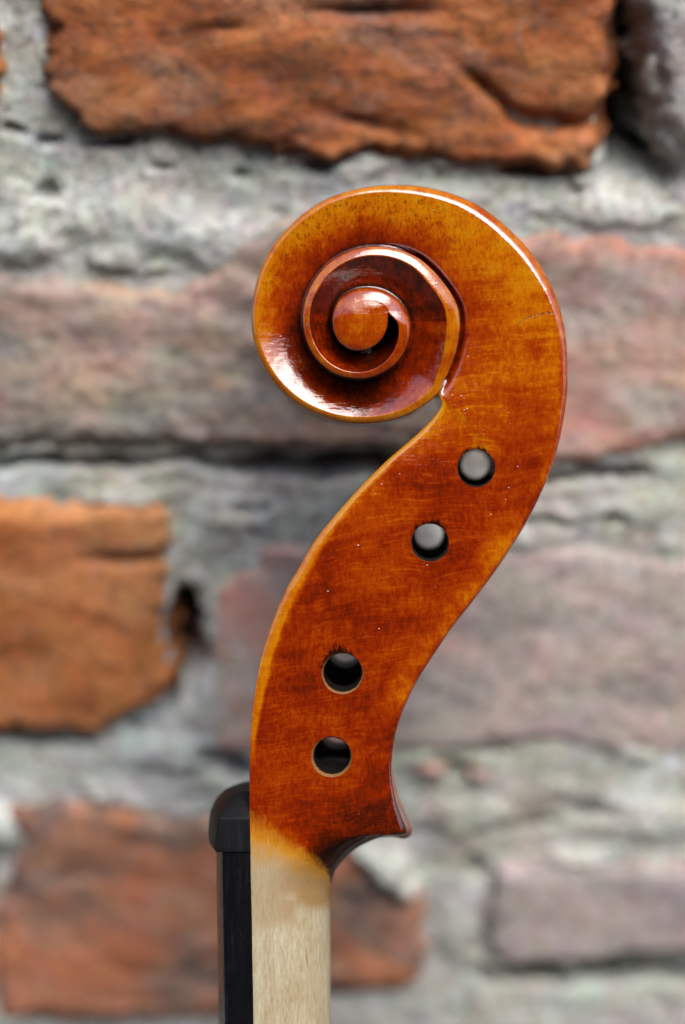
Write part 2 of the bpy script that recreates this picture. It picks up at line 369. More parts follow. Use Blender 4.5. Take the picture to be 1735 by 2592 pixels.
kO = np.array([k[0] for k in KEY], float); kL = np.array([k[1] for k in KEY], float)
kk = np.arange(len(KEY), dtype=float)
segn = [10, 12, 8, 8, 8, 8, 8, 8, 8, 8, 8, 8, 6, 5, 6, 8, 10, 9, 8, 8, 8, 8, 8, 12, 12, 12, 12, 12, 12, 12, 12, 12, 10, 8, 6, 6]
tt = np.concatenate([i + np.arange(n) / n for i, n in enumerate(segn)] + [[len(KEY) - 1.0]])
def cr2(keys, t):
    """centripetal-free Catmull-Rom by chord length so uneven keys do not overshoot"""
    d = np.r_[0, np.cumsum(np.maximum(np.hypot(*np.diff(keys, axis=0).T), 1e-3))]
    s = np.interp(t, kk, d)
    return np.stack([catmull(d, keys[:, 0], s), catmull(d, keys[:, 1], s)], 1)
pO = cr2(kO, tt); pL = cr2(kL, tt)
col = lambda j: pchip(kk, [k[j] for k in KEY], tt)
pw, pcd, phO, phL, psp = col(2), col(3), col(4), col(5), col(6)
pbL_w = pchip([0, 14, 18, 21, 24, 26, 28, 30, 33, 36], [1, 3, 9, 22, 34, 36, 26, 17, 13, 0.001], tt)     # bevel along the open front edge
pbL_d = pchip([0, 14, 18, 22, 26, 30, 33, 36], [0.2, 1, 3, 8, 14, 14, 10, 0], tt)
# outward normals of the back edge
def normals(pts):
    g = np.gradient(pts, axis=0); n = np.stack([-g[:, 1], g[:, 0]], 1); n /= np.maximum(np.hypot(n[:, 0], n[:, 1])[:, None], 1e-6); return n
nO = normals(pO)       # the stations climb the right edge, so (-dy, dx) points right
if nO[120, 0] < 0: nO = -nO

def vnoise(u, v, f, seed=0):
    return mn.noise(Vector((u * f, v * f, seed * 7.3)))

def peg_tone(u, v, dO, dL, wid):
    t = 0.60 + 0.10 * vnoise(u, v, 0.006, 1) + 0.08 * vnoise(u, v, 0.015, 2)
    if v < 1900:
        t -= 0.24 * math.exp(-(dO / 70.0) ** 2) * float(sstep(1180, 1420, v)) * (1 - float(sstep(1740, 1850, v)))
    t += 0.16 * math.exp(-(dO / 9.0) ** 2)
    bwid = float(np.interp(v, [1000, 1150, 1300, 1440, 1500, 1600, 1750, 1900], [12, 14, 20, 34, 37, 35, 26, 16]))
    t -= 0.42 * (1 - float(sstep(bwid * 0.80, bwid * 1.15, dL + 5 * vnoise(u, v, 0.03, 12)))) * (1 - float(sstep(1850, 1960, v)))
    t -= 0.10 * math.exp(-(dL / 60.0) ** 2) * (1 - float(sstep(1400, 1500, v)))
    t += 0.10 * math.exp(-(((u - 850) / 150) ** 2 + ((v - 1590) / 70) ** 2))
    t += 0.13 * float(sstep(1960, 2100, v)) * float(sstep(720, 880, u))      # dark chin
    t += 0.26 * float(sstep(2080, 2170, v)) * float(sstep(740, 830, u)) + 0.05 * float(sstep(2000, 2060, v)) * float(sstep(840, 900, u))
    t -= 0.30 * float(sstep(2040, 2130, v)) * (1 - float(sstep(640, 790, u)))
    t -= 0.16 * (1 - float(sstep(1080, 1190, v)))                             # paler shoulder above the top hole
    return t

for i, t in enumerate(tt):
    O = pO[i]; L = pL[i]; n = nO[i]; wid = math.hypot(*(O - L)); dirn = (L - O) / wid
    w_ = min(pw[i], wid * 0.97); cd = pcd[i]; hO = phO[i]; hL = phL[i]; sp_ = psp[i]
    bw = min(pbL_w[i], wid * 0.2); bd = pbL_d[i]
    row = []
    E = hO - cd
    for k in range(NS):
        f = k / NS                                     # 0 middle of the back, 1 rim
        h = MIDH + (E - MIDH) * f
        off = sp_ * (1 - f) ** 1.3 - 10.0 * math.sin(math.pi * min(1, (1 - f) * 1.0)) * (1 if cd < 40 else 0) * float(sstep(14, 20, t)) * (1 - float(sstep(30, 36, t))) * 0.6
        u, v = O + n * off
        row.append((u, v, h) + attrs(0.30 + 0.25 * float(sstep(1950, 2080, v)), 0.3, 0, 0))
    pe = 2.0 + 0.35 * float(sstep(100, 180, cd))
    for k in range(NC + 1):
        a = 0.5 * math.pi * k / NC
        x = 1 - math.cos(a) ** (2 / pe) if pe != 2 else 1 - math.cos(a)
        y = math.sin(a) ** (2 / pe) if pe != 2 else math.sin(a)
        ro = float(sstep(30, 110, cd)); x = x * ro + RIMX[k] * (1 - ro); y = y * ro + RIMY[k] * (1 - ro)
        q = O + dirn * w_ * x
        row.append((q[0], q[1], E + cd * y))
    x0 = w_; x1 = wid - bw
    for k in range(1, NF + 1):
        f = k / NF; x = x0 + (x1 - x0) * f; q = O + dirn * x
        row.append((q[0], q[1], hO + (hL - hO) * f ** (1 + 0.8 * float(sstep(28, 36, t)))))
    for k in range(1, 8):
        a = 0.5 * math.pi * k / 7; q = O + dirn * (x1 + bw * math.sin(a))
        row.append((q[0], q[1], hL - bd * (1 - math.cos(a))))
    for k in range(1, NS + 1):
        f = k / NS; row.append((L[0], L[1], (hL - bd) * (1 - f) + MIDH * f))
    out = []
    for j, r in enumerate(row):
        u, v, h = r[:3]
        dO = math.hypot(u - O[0], v - O[1]); dL = math.hypot(u - L[0], v - L[1])
        # bare wood below an uneven slanting line
        line = float(np.interp(u, [632, 740, 830, 850], [2140, 2180, 2214, 2300])) + 10 * vnoise(u, v, 0.02, 5)
        raw = 0.5 + (v - line) / float(np.interp(u, [640, 740, 835], [230, 150, 70]))
        raw = min(1.0, max(0.0, raw))
        edge2 = 2325 - 0.35 * abs(u - 800) + 18 * vnoise(u, v, 0.03, 6) if u > 735 else 2370 + 20 * vnoise(u, v, 0.03, 6)
        stain = max(0.0, min(1.0, (edge2 - v) / 60 + 0.2)) * (0.40 + 0.45 * float(sstep(680, 800, u)))
        if v > edge2: stain = 0.12 + 0.1 * vnoise(u, v, 0.008, 9)
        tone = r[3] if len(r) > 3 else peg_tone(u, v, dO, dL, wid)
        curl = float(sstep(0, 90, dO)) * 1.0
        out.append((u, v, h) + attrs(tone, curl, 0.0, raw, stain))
    rows.append(('P' if t > 6.6 else 'N', out))
npeg = len(rows)

# ---- spiral stations
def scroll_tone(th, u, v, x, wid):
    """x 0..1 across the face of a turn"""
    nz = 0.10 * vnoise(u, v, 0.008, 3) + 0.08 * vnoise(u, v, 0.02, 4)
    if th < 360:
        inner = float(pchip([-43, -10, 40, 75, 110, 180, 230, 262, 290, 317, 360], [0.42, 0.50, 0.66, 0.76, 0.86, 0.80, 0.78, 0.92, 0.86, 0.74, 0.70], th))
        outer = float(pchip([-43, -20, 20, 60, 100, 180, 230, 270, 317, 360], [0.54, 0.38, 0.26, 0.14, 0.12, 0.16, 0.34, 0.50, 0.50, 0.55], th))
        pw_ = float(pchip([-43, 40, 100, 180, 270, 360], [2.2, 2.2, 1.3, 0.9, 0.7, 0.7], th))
        return outer + (inner - outer) * x ** pw_ + nz + (0.14 + 0.31 * (1 - float(sstep(40, 85, th)))) * math.exp(-((1 - x) * wid / 9.0) ** 2) * (0.6 + vnoise(u, v, 0.03, 31))  # dark varnish at the ridge base, also painting in the groove's shadow line
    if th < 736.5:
        return 0.30 * math.exp(-((1 - x) * wid / 8.0) ** 2) + 0.78 + 0.05 * math.sin(math.radians(th)) + 0.5 * nz + 0.22 * float(sstep(620, 690, th)) * x  # channel tone darkest at its base and the eye gap, painting in shade
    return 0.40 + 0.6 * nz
for i in range(NEND + 1):
    th = TH[i]; R = RR[i]; W_ = WW[i]; H = HH[i]; cd = CD[i]; E = H - cd
    eye = i > NE
    Rin = 0.0 if eye else RR[i + NTURN]
    sil = i <= NTURN
    row = []
    if sil:
        for k in range(NS):
            f = k / NS; h = MIDH + (E - MIDH) * f
            off = -8.0 * math.sin(math.pi * (1 - f)) * float(sstep(0, 20, th + 43)) * (1 - float(sstep(285, 310, th)))
            u, v = pol(th, R + off); row.append((u, v, h) + attrs(0.32, 0.3, 0.1))
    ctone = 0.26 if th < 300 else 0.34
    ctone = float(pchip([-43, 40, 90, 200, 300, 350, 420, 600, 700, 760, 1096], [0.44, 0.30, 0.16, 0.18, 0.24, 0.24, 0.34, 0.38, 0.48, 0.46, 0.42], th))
    for k in range(NC + 1):
        a = 0.5 * math.pi * k / NC
        q_ = WR[i]; rx_ = RIMX[k] * (1 - q_) + RIMX2[k] * q_; ry_ = RIMY[k] * (1 - q_) + RIMY2[k] * q_
        u, v = pol(th, R - W_ * rx_)
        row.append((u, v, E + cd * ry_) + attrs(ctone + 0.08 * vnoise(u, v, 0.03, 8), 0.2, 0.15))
    rc = R - W_
    if eye:
        for k in range(1, NF + 1):
            f = k / NF; r = rc * (1 - f); u, v = pol(th, r)
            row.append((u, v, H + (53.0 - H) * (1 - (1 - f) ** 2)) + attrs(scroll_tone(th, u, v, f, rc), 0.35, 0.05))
        row += [row[-1]] * NW
        rows.append(('E', row)); continue
    base = min(3.5, max(0.0, (rc - Rin) * 0.3)) * float(sstep(-42.75, -34, th)); rb = Rin + base; wid = rc - rb
    dip = DIP[i]; cn = CONC[i]; Fh = H - dip
    for k in range(1, NF + 1):
        f = k / NF
        r = rc + (rb - rc) * f; u, v = pol(th, r)
        g1 = 0.3 * math.sin(0.5 * math.pi * min(1.0, f / 0.8)) + 0.7 * (min(1.0, f / 0.8) - 0.06 * math.exp(-((f - 0.8) / 0.12) ** 2)); g0 = f ** 1.8
        g = g0 * (1 - cn) + g1 * cn
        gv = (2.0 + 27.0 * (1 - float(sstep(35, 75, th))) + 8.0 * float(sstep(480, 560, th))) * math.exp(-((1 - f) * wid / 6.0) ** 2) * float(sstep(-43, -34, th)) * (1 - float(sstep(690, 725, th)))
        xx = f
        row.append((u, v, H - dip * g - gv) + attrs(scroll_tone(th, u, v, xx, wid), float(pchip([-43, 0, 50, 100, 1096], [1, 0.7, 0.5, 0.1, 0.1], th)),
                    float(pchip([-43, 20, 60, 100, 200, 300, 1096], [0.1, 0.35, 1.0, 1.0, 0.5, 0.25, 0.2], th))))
    Ein = HH[i + NTURN] - CD[i + NTURN]
    hb = row[-1][2]
    for k in range(1, NW + 1):
        f = k / NW; u, v = pol(th, rb + (Rin - rb) * f)
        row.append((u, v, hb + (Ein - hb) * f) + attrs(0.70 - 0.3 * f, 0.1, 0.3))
    rows.append(('S', row))

verts = []; att = []; faces = []; fpart = []
def add_rows(rs, cont_prev=None):
    prev = None
    for part, row in rs:
        idx = []
        for r in row:
            idx.append(len(verts)); verts.append(P3(*r[:3])); att.append(r[3:8])
        if prev is not None and len(prev[1]) == len(idx):
            for a in range(len(idx) - 1):
                faces.append((prev[1][a], prev[1][a + 1], idx[a + 1], idx[a])); fpart.append(prev[0])
        prev = (part, idx)
PID = {'S': 0, 'E': 0, 'P': 1, 'N': 2}
add_rows(rows[:npeg])
sp_rows = rows[npeg:]
add_rows(sp_rows[:NTURN + 1])                                   # turn with a back wall
tail = [(p, r) for p, r in sp_rows[NTURN:]]
tail[0] = (tail[0][0], tail[0][1][NS:])
add_rows(tail[:NE - NTURN + 1])                                 # inner turn
eye_rows = [('E', tail[NE - NTURN][1])] ; 
# the station where the eye starts, with the same columns as the eye stations
i = NE; r0 = tail[NE - NTURN][1][:NC + 1]
fix = list(r0); rc = RR[i] - WW[i]; H = HH[i]
for k in range(1, NF + 1):
    f = k / NF; r = rc * (1 - f); u, v = pol(TH[i], r)
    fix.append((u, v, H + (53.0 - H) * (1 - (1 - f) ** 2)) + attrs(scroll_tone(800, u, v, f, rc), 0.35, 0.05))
fix += [fix[-1]] * NW
add_rows([('E', fix)] + [(p, r) for p, r in tail[NE - NTURN + 1:]])
nfront = len(verts)
V = np.array(verts); A = np.array(att)
midY = -MIDH * S
VB = V.copy(); VB[:, 1] = 2 * midY - VB[:, 1]
F = faces + [tuple(reversed([x + nfront for x in f])) for f in faces]
FP = fpart + fpart
bm = bmesh.new()
bv = [bm.verts.new(p) for p in np.vstack([V, VB])]
bm.verts.ensure_lookup_table()
for f, p in zip(F, FP):
    try:
        fc = bm.faces.new([bv[x] for x in f]); fc.material_index = PID[p]; fc.smooth = True
    except ValueError: pass
bmesh.ops.remove_doubles(bm, verts=bm.verts, dist=0.25 * S)
bmesh.ops.dissolve_degenerate(bm, edges=bm.edges, dist=0.05 * S)
be = [e for e in bm.edges if e.is_boundary]
bmesh.ops.holes_fill(bm, edges=be, sides=0)
loose = [v for v in bm.verts if not v.link_faces]; bmesh.ops.delete(bm, geom=loose, context='VERTS')
bmesh.ops.triangulate(bm, faces=[f for f in bm.faces if len(f.verts) > 4])
bmesh.ops.recalc_face_normals(bm, faces=bm.faces)
nm = sum(1 for e in bm.edges if not e.is_manifold)
print('non manifold edges', nm, 'verts', len(bm.verts))
me = bpy.data.meshes.new('carving'); bm.to_mesh(me); bm.free()
for mm in (M_VAR, M_VAR, M_VAR, M_MORT, M_HOLE): me.materials.append(mm)
carve = bpy.data.objects.new('carving', me); sc.collection.objects.link(carve)

# ---- cutters: the mortise of the pegbox, and the four tapered peg holes
cut_objs = []
def cutter(verts, faces, mi):
    m2 = bpy.data.meshes.new('cut'); m2.from_pydata(verts, [], faces); m2.update()
    for mm in (M_VAR, M_VAR, M_VAR, M_MORT, M_HOLE): m2.materials.append(mm)
    m2.polygons.foreach_set('material_index', [mi] * len(m2.polygons)); m2.polygons.foreach_set('use_smooth', [mi == 4] * len(m2.polygons))
    b = bmesh.new(); b.from_mesh(m2); bmesh.ops.recalc_face_normals(b, faces=b.faces); b.to_mesh(m2); b.free()
    o = bpy.data.objects.new('cut', m2); sc.collection.objects.link(o); cut_objs.append(o)
sel = [i for i, t in enumerate(tt) if 17.2 <= t <= 33.2][::6]
cv = []; cf = []
for i in sel:
    O = pO[i]; L = pL[i]; wid = math.hypot(*(O - L)); d = (O - L) / wid
    frac = 0.80 if tt[i] < 30 else 0.80 - 0.20 * (tt[i] - 30) / 3.2
    a = L - d * 60; b_ = L + d * wid * frac
    chk = 76
    for (q, h) in ((a, -chk), (b_, -chk), (b_, -360 + chk), (a, -360 + chk)):
        cv.append(((q[0] - 867.5) * S, -h * S, (1296 - q[1]) * S))
n4 = len(sel)
for i in range(n4 - 1):
    for k in range(4):
        a, b_ = i * 4 + k, i * 4 + (k + 1) % 4
        cf.append((a, b_, b_ + 4, a + 4))
cf.append((0, 3, 2, 1)); e0 = (n4 - 1) * 4; cf.append((e0, e0 + 1, e0 + 2, e0 + 3))
cutter(cv, cf, 3)
for (u, v, r, du, dv, rf) in PEG:
    cv = []; cf = []; NSG = 64
    rnd = random.Random(int(u))
    jag = [1 + rnd.uniform(-0.012, 0.012) for _ in range(NSG)]
    lv = [(60, r + 40), (3, r + 7.0), (-2.5, r + 3.2), (-7, r - 0.4), (-16, r - 1.8)] + [(-16 - 344 * k / 6, r - 1.8 + (rf - r + 1.8) * k / 6) for k in range(1, 7)] + [(-440, rf - 3)]
    for (h, r_) in lv:
        f = (-h) / 360.0
        cx = (u - 867.5 + du * f); cz = (1296 - v - dv * f)
        for k in range(NSG):
            a = 2 * math.pi * k / NSG; rr_ = r_ * (jag[k] if h > -18 else 1)
            cv.append(((cx + rr_ * math.cos(a)) * S, -h * S, (cz + rr_ * math.sin(a)) * S))
    for l in range(len(lv) - 1):
        for k in range(NSG):
            a = l * NSG + k; b_ = l * NSG + (k + 1) % NSG
            cf.append((a, b_, b_ + NSG, a + NSG))
    cf.append(tuple(range(NSG))); cf.append(tuple((len(lv) - 1) * NSG + k for k in range(NSG)))
    cutter(cv, cf, 4)
for o in cut_objs:
    md = carve.modifiers.new('cut', 'BOOLEAN'); md.operation = 'DIFFERENCE'; md.object = o
    md.solver = 'MANIFOLD' if nm == 0 else 'EXACT'
dg = bpy.context.evaluated_depsgraph_get()
res = bpy.data.meshes.new_from_object(carve.evaluated_get(dg), preserve_all_data_layers=True, depsgraph=dg)
print('after cuts', len(res.vertices), [int(x) for x in np.bincount(np.array([p.material_index for p in res.polygons]))])
for o in cut_objs: bpy.data.objects.remove(o)
bpy.data.objects.remove(carve)

# ---- split into the parts, keeping one set of normals so that no seam shows
violin = bpy.data.objects.new('violin', None); sc.collection.objects.link(violin)
violin.location = P0; violin.rotation_euler = (-PITCH, 0, 0); violin.empty_display_size = 0.02
violin['label'] = 'amber and red varnished violin head with spiral scroll and four empty peg holes'
violin['category'] = 'violin'
kd = KDTree(nfront)
for i, p in enumerate(V): kd.insert(p, i)
kd.balance()
rb = bmesh.new(); rb.from_mesh(res)
# normals of smooth carved skin, computed without the hole walls
mi = [f.material_index for f in rb.faces]
vn = {}
for v in rb.verts:
    acc = Vector((0, 0, 0))
    for l in v.link_loops:
        if l.face.material_index < 3: acc += l.face.normal * l.calc_angle()
    vn[v.index] = acc.normalized() if acc.length > 1e-9 else None
def sub(name, faces_, mat, parent, smooth_skin=True):
    vs = {}; out = []; src = []; fl = []
    for f in faces_:
        ids = []
        for v in f.verts:
            if v.index not in vs: vs[v.index] = len(out); out.append(v.co.copy()); src.append(v.index)
            ids.append(vs[v.index])
        fl.append(ids)
    me = bpy.data.meshes.new(name); me.from_pydata(out, [], fl); me.update()
    me.polygons.foreach_set('use_smooth', [True] * len(me.polygons)); me.materials.append(mat)
    cols = np.zeros((len(out), 5))
    for k, c in enumerate(out):
        q = Vector(c)
        if q.y > midY: q.y = 2 * midY - q.y
        _, idx, _ = kd.find(q); cols[k] = A[idx]
    for j, an in enumerate(('tone', 'curl', 'pores', 'raw', 'stain')):
        at = me.attributes.new(an, 'FLOAT', 'POINT'); at.data.foreach_set('value', cols[:, j])
    if smooth_skin:
        me.normals_split_custom_set_from_vertices([tuple(vn[s]) if vn[s] is not None else (0, -1, 0) for s in src])
    return link(bpy.data.objects.new(name, me), parent)
by = {k: [f for f in rb.faces if f.material_index == k] for k in range(5)}
scroll_o = sub('scroll', by[0], M_VAR, violin)
pegbox_o = sub('pegbox', by[1], M_VAR, violin)
neck_o = sub('neck', by[2], M_VAR, violin)
neck_o['label'] = 'bare pale maple neck with stain bleeding down from the varnish'
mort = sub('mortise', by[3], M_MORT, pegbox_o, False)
mort.data.polygons.foreach_set('use_smooth', [False] * len(mort.data.polygons))
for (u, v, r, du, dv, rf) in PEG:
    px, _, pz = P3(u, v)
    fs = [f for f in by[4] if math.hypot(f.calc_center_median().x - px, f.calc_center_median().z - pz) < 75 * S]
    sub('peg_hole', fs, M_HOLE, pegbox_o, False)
rb.free()

# ================================================================== nut and fingerboard
def board(name, rows_, seg=12, mat=None):
    """rows_: (v, crown u, edge u, right u, front h); arched towards the left, mirrored about the middle plane"""
    vs = []; fs = []; n = None
    kk_ = lambda h: 1.0 - h * S / D
    for (v, uc, ue, ur, hf) in rows_:
        kz = kk_(hf if v > 2074 else hf - 100 * min(1.0, (2074 - v) / 60.0))
        uc = 867.5 + (uc - 867.5) * kk_(MIDH); ue = 867.5 + (ue - 867.5) * kk_(hf); v = 1296 + (v - 1296) * kz
        ring = [(ur, hf)]
        half = hf - MIDH
        ring.append((ue + 3, hf)); ring.append((ue + 1, hf - 1.2))
        for k in range(seg + 1):
            f = k / seg; y = hf - 3 + (-half * 2 + 6) * f; s = 1 - 2 * f
            ring.append((uc + (ue - uc) * s * s, y))
        ring.append((ue + 1, 2 * MIDH - hf + 1.2)); ring.append((ue + 3, 2 * MIDH - hf)); ring.append((ur, 2 * MIDH - hf))
        b = len(vs); m_ = len(ring)
        for (u, h) in ring:
            vs.append(((u - 867.5) * S, -h * S, (1296 - v) * S))
        if n is not None:
            for k in range(m_):
                a, c = b - m_ + k, b - m_ + (k + 1) % m_
                fs.append((a, c, b + (k + 1) % m_, b + k))
        n = m_
    fs.append(tuple(range(n))[::-1]); fs.append(tuple(len(vs) - n + k for k in range(n)))
    o = mesh_obj(name, vs, fs, mat or M_EB, violin)
    b = bmesh.new(); b.from_mesh(o.data); bmesh.ops.recalc_face_normals(b, faces=b.faces)
    for e in b.edges:
        if len(e.link_faces) == 2 and e.calc_face_angle(0) > math.radians(24): e.smooth = False
    b.to_mesh(o.data); b.free()
    return o
fb = []
for k in range(24):
    v = 2157.5 + (3300 - 2157.5) * k / 23
    ul = 548.5 + (v - 2158) * 0.0125; ue = ul + 14 + (v - 2158) * 0.004; ur = 633.6 + (v - 2122) * 0.0187 - 0.6
    fb.append((v, ul, ue, ur, 5.0))
board('fingerboard', fb)
nutp = [ # v, crown, edge, right, front h
 (1990, 628, 631, 633, -64), (1990.8, 607, 628, 633, -61), (1993, 592, 614, 633, -57), (1998, 580, 600, 633, -50), (2006, 567, 588, 633, -41),
 (2019, 555, 576, 633, -29), (2034, 546.5, 566, 633, -17), (2049.5, 540, 560, 633, -6), (2063, 536, 556, 633, 3), (2070, 534, 554.5, 633, 8), (2073, 533.3, 554, 633, 9.5),
 (2085, 531.5, 550.5, 633.2, 10), (2100, 529.8, 548, 633.5, 10), (2122, 528.6, 546, 633.8, 10), (2138, 529.2, 544.5, 634, 10), (2147, 531.5, 544, 634.2, 10),
 (2153, 536, 545, 634.2, 10), (2156.8, 542, 547.5, 634.2, 9.5)]
board('nut', nutp, mat=M_NUT)

# ================================================================== brick wall
def to_wall(u, v):
    """where the sight line through a photo position meets the plane of the wall (x, z)"""
    x = (u - 867.5) * S; y = (1296 - v) * S
    d = FWD * D + Vector((1, 0, 0)) * x + UP * y
    o = camo.location
    t = -o.y / d.y
    return (o.x + d.x * t, o.z + d.z * t)

def poly_sd(px, pz, poly):
    """signed distance, positive inside"""
    P = np.array(poly); Q = np.roll(P, -1, axis=0)
    best = np.full(px.shape, 1e9); ins = np.zeros(px.shape, bool)
    for (a, b) in zip(P, Q):
        e = b - a; wx = px - a[0]; wz = pz - a[1]
        t = np.clip((wx * e[0] + wz * e[1]) / (e @ e + 1e-18), 0, 1)
        best = np.minimum(best, np.hypot(wx - e[0] * t, wz - e[1] * t))
        c = ((a[1] > pz) != (b[1] > pz))
        with np.errstate(divide='ignore', invalid='ignore'):
            xi = (b[0] - a[0]) * (pz - a[1]) / (b[1] - a[1]) + a[0]
        ins ^= c & (px < xi)
    return np.where(ins, best, -best)

def fbm(x, z, f, seed, octs=4):
    return np.array([mn.fractal(Vector((a * f, seed * 3.7, b * f)), 0.55, 2.1, octs, noise_basis='PERLIN_ORIGINAL') for a, b in zip(x.ravel(), z.ravel())]).reshape(x.shape)

def brick_mat(name, stops, seed, dark=(0.03, 0.025, 0.022), darkamt=0.5, grey=(0.30, 0.29, 0.26), greyamt=0.3, sc1=22, grad=None, pale=0.5, rose=0.0, rosec=(0.40, 0.175, 0.125)):
    m = NT(name)
    off = m.mapping(m.co, loc=(seed * 1.37, seed * 0.71, seed * 2.3), scale=(1, 1, 1))
    an = m.mapping(off, scale=(0.75, 1, 1.35), rot=(0, -0.35, 0))
    n1 = m.noise(an, sc1, 5, 0.6, 0.7); n2 = m.noise(an, 75, 6, 0.68, 0.3); n3 = m.noise(off, 420, 5, 0.7)
    f = m.math('ADD', m.math('MULTIPLY', n1, 0.9), m.math('MULTIPLY', n2, 0.8)); f = m.math('SUBTRACT', f, 0.35)
    col = m.ramp(f, stops)
    gf = m.ramp(m.noise(m.mapping(an, loc=(5, 3, 1)), 34, 6, 0.65, 0.6), [(0.50, 0.0), (0.64, 1.0)])
    col = m.mix(m.math('MULTIPLY', gf, greyamt), col, grey)
    df = m.ramp(m.noise(m.mapping(an, loc=(1, 8, 4)), 52, 6, 0.7, 0.8), [(0.55, 0.0), (0.70, 1.0)])
    col = m.mix(m.math('MULTIPLY', df, darkamt), col, dark)
    if grad:
        fa = m.attr('edge')
        col = m.mix(m.ramp(m.math('ADD', fa, m.math('MULTIPLY', m.math('SUBTRACT', n2, 0.5), 0.5)), [(0.12, 0.6), (0.42, 0.0)]), col, grad)
    col = m.mix(m.ramp(n3, [(0.49, 0.0), (0.66, 0.6)]), col, (0.035, 0.028, 0.023))
    n4 = m.noise(m.mapping(off, loc=(9, 9, 9)), 260, 4, 0.7)
    col = m.mix(m.ramp(n4, [(0.54, 0.0), (0.70, pale)]), col, (0.46, 0.38, 0.32))
    if rose:
        rf = m.ramp(m.noise(m.mapping(an, loc=(7, 2, 6)), 24, 5, 0.6, 0.8), [(0.47, 0.0), (0.60, rose)])
        col = m.mix(rf, col, rosec)
    col = m.chroma(an, col, 60, 0.13); col = m.chroma(off, col, 190, 0.20)
    m.p('Base Color', col); m.p('Roughness', 0.92); m.p('Specular IOR Level', 0.25)
    h = m.math('ADD', m.math('MULTIPLY', n2, 1.0), m.math('MULTIPLY', n3, 0.35))
    m.p('Normal', m.bump(h, 0.8, 0.0016))
    return m.m

def mortar_mat():
    m = NT('lime_mortar')
    an = m.mapping(m.co, scale=(0.8, 1, 1.25), rot=(0, -0.4, 0))
    n1 = m.noise(m.co, 26, 5, 0.6, 0.4); n2 = m.noise(m.mapping(m.co, scale=(0.8, 1, 1.2), rot=(0, -0.4, 0)), 110, 6, 0.7); n3 = m.noise(m.co, 520, 5, 0.75)
    f = m.math('SUBTRACT', m.math('ADD', m.math('MULTIPLY', n1, 0.7), m.math('MULTIPLY', n2, 0.95)), 0.32)
    col = m.ramp(f, [(0.30, (0.31, 0.30, 0.26)), (0.42, (0.41, 0.415, 0.37)), (0.54, (0.48, 0.495, 0.455)), (0.70, (0.57, 0.595, 0.57))])
    gf = m.ramp(m.noise(m.mapping(m.co, loc=(3, 3, 3)), 14, 3, 0.5), [(0.48, 0.0), (0.62, 0.45)])
    col = m.mix(gf, col, (0.36, 0.32, 0.25))
    vo = m.voro(m.co, 120); gr = m.math('MULTIPLY', m.ramp(vo.outputs['Distance'], [(0.10, 1.0), (0.24, 0.0)]), m.math('GREATER_THAN', m.noise(vo.outputs['Position'], 31.0, 1, 0.5), 0.56))
    col = m.mix(m.math('MULTIPLY', gr, 0.75), col, (0.66, 0.70, 0.76))
    vd = m.voro(m.mapping(m.co, loc=(0.5, 0.2, 0.9)), 60); gd = m.math('MULTIPLY', m.ramp(vd.outputs['Distance'], [(0.10, 1.0), (0.34, 0.0)]), m.math('GREATER_THAN', m.noise(vd.outputs['Position'], 23.0, 1, 0.5), 0.56))
    col = m.mix(m.math('MULTIPLY', gd, 0.6), col, (0.075, 0.07, 0.05))
    col = m.mix(m.ramp(n3, [(0.48, 0.0), (0.64, 0.75)]), col, (0.10, 0.095, 0.075))
    n4 = m.noise(m.mapping(m.co, loc=(9, 9, 9)), 330, 4, 0.7)
    col = m.mix(m.ramp(n4, [(0.54, 0.0), (0.70, 0.45)]), col, (0.66, 0.70, 0.72))
    bl = m.ramp(m.noise(m.mapping(m.co, loc=(2.2, 1.3, 7.1)), 17, 4, 0.6), [(0.50, 0.0), (0.66, 0.5)])
    col = m.mix(bl, col, (0.42, 0.48, 0.51))
    col = m.chroma(an, col, 55, 0.10); col = m.chroma(m.co, col, 210, 0.22)
    m.p('Base Color', col); m.p('Roughness', 0.95); m.p('Specular IOR Level', 0.2)
    m.p('Normal', m.bump(m.math('ADD', n2, m.math('MULTIPLY', n3, 0.5)), 0.8, 0.0018))
    return m.m

OR = [(0.30, (0.13, 0.040, 0.014)), (0.43, (0.235, 0.072, 0.022)), (0.55, (0.31, 0.105, 0.033)), (0.70, (0.38, 0.165, 0.070))]
OR2 = [(0.32, (0.24, 0.070, 0.017)), (0.45, (0.345, 0.118, 0.034)), (0.58, (0.42, 0.165, 0.058)), (0.72, (0.46, 0.21, 0.09))]
GR = [(0.30, (0.085, 0.082, 0.078)), (0.42, (0.195, 0.178, 0.165)), (0.53, (0.27, 0.235, 0.20)), (0.64, (0.37, 0.265, 0.20)), (0.76, (0.42, 0.345, 0.25))]
PK = [(0.30, (0.21, 0.185, 0.175)), (0.42, (0.36, 0.305, 0.285)), (0.53, (0.43, 0.35, 0.325)), (0.62, (0.46, 0.31, 0.265)), (0.74, (0.45, 0.39, 0.355))]
PR = [(0.30, (0.19, 0.175, 0.165)), (0.43, (0.32, 0.29, 0.27)), (0.54, (0.38, 0.32, 0.29)), (0.63, (0.42, 0.27, 0.22)), (0.78, (0.42, 0.32, 0.26))]
MX = [(0.34, (0.067, 0.058, 0.054)), (0.43, (0.157, 0.112, 0.095)), (0.50, (0.291, 0.174, 0.129)), (0.57, (0.403, 0.162, 0.090)), (0.66, (0.426, 0.224, 0.146)), (0.76, (0.426, 0.314, 0.246))]
GP = [(0.30, (0.24, 0.21, 0.205)), (0.5, (0.32, 0.275, 0.265)), (0.65, (0.365, 0.31, 0.295)), (0.8, (0.38, 0.28, 0.24))]
GS = [(0.30, (0.125, 0.119, 0.112)), (0.48, (0.300, 0.281, 0.263)), (0.62, (0.450, 0.438, 0.413)), (0.8, (0.375, 0.312, 0.275))]

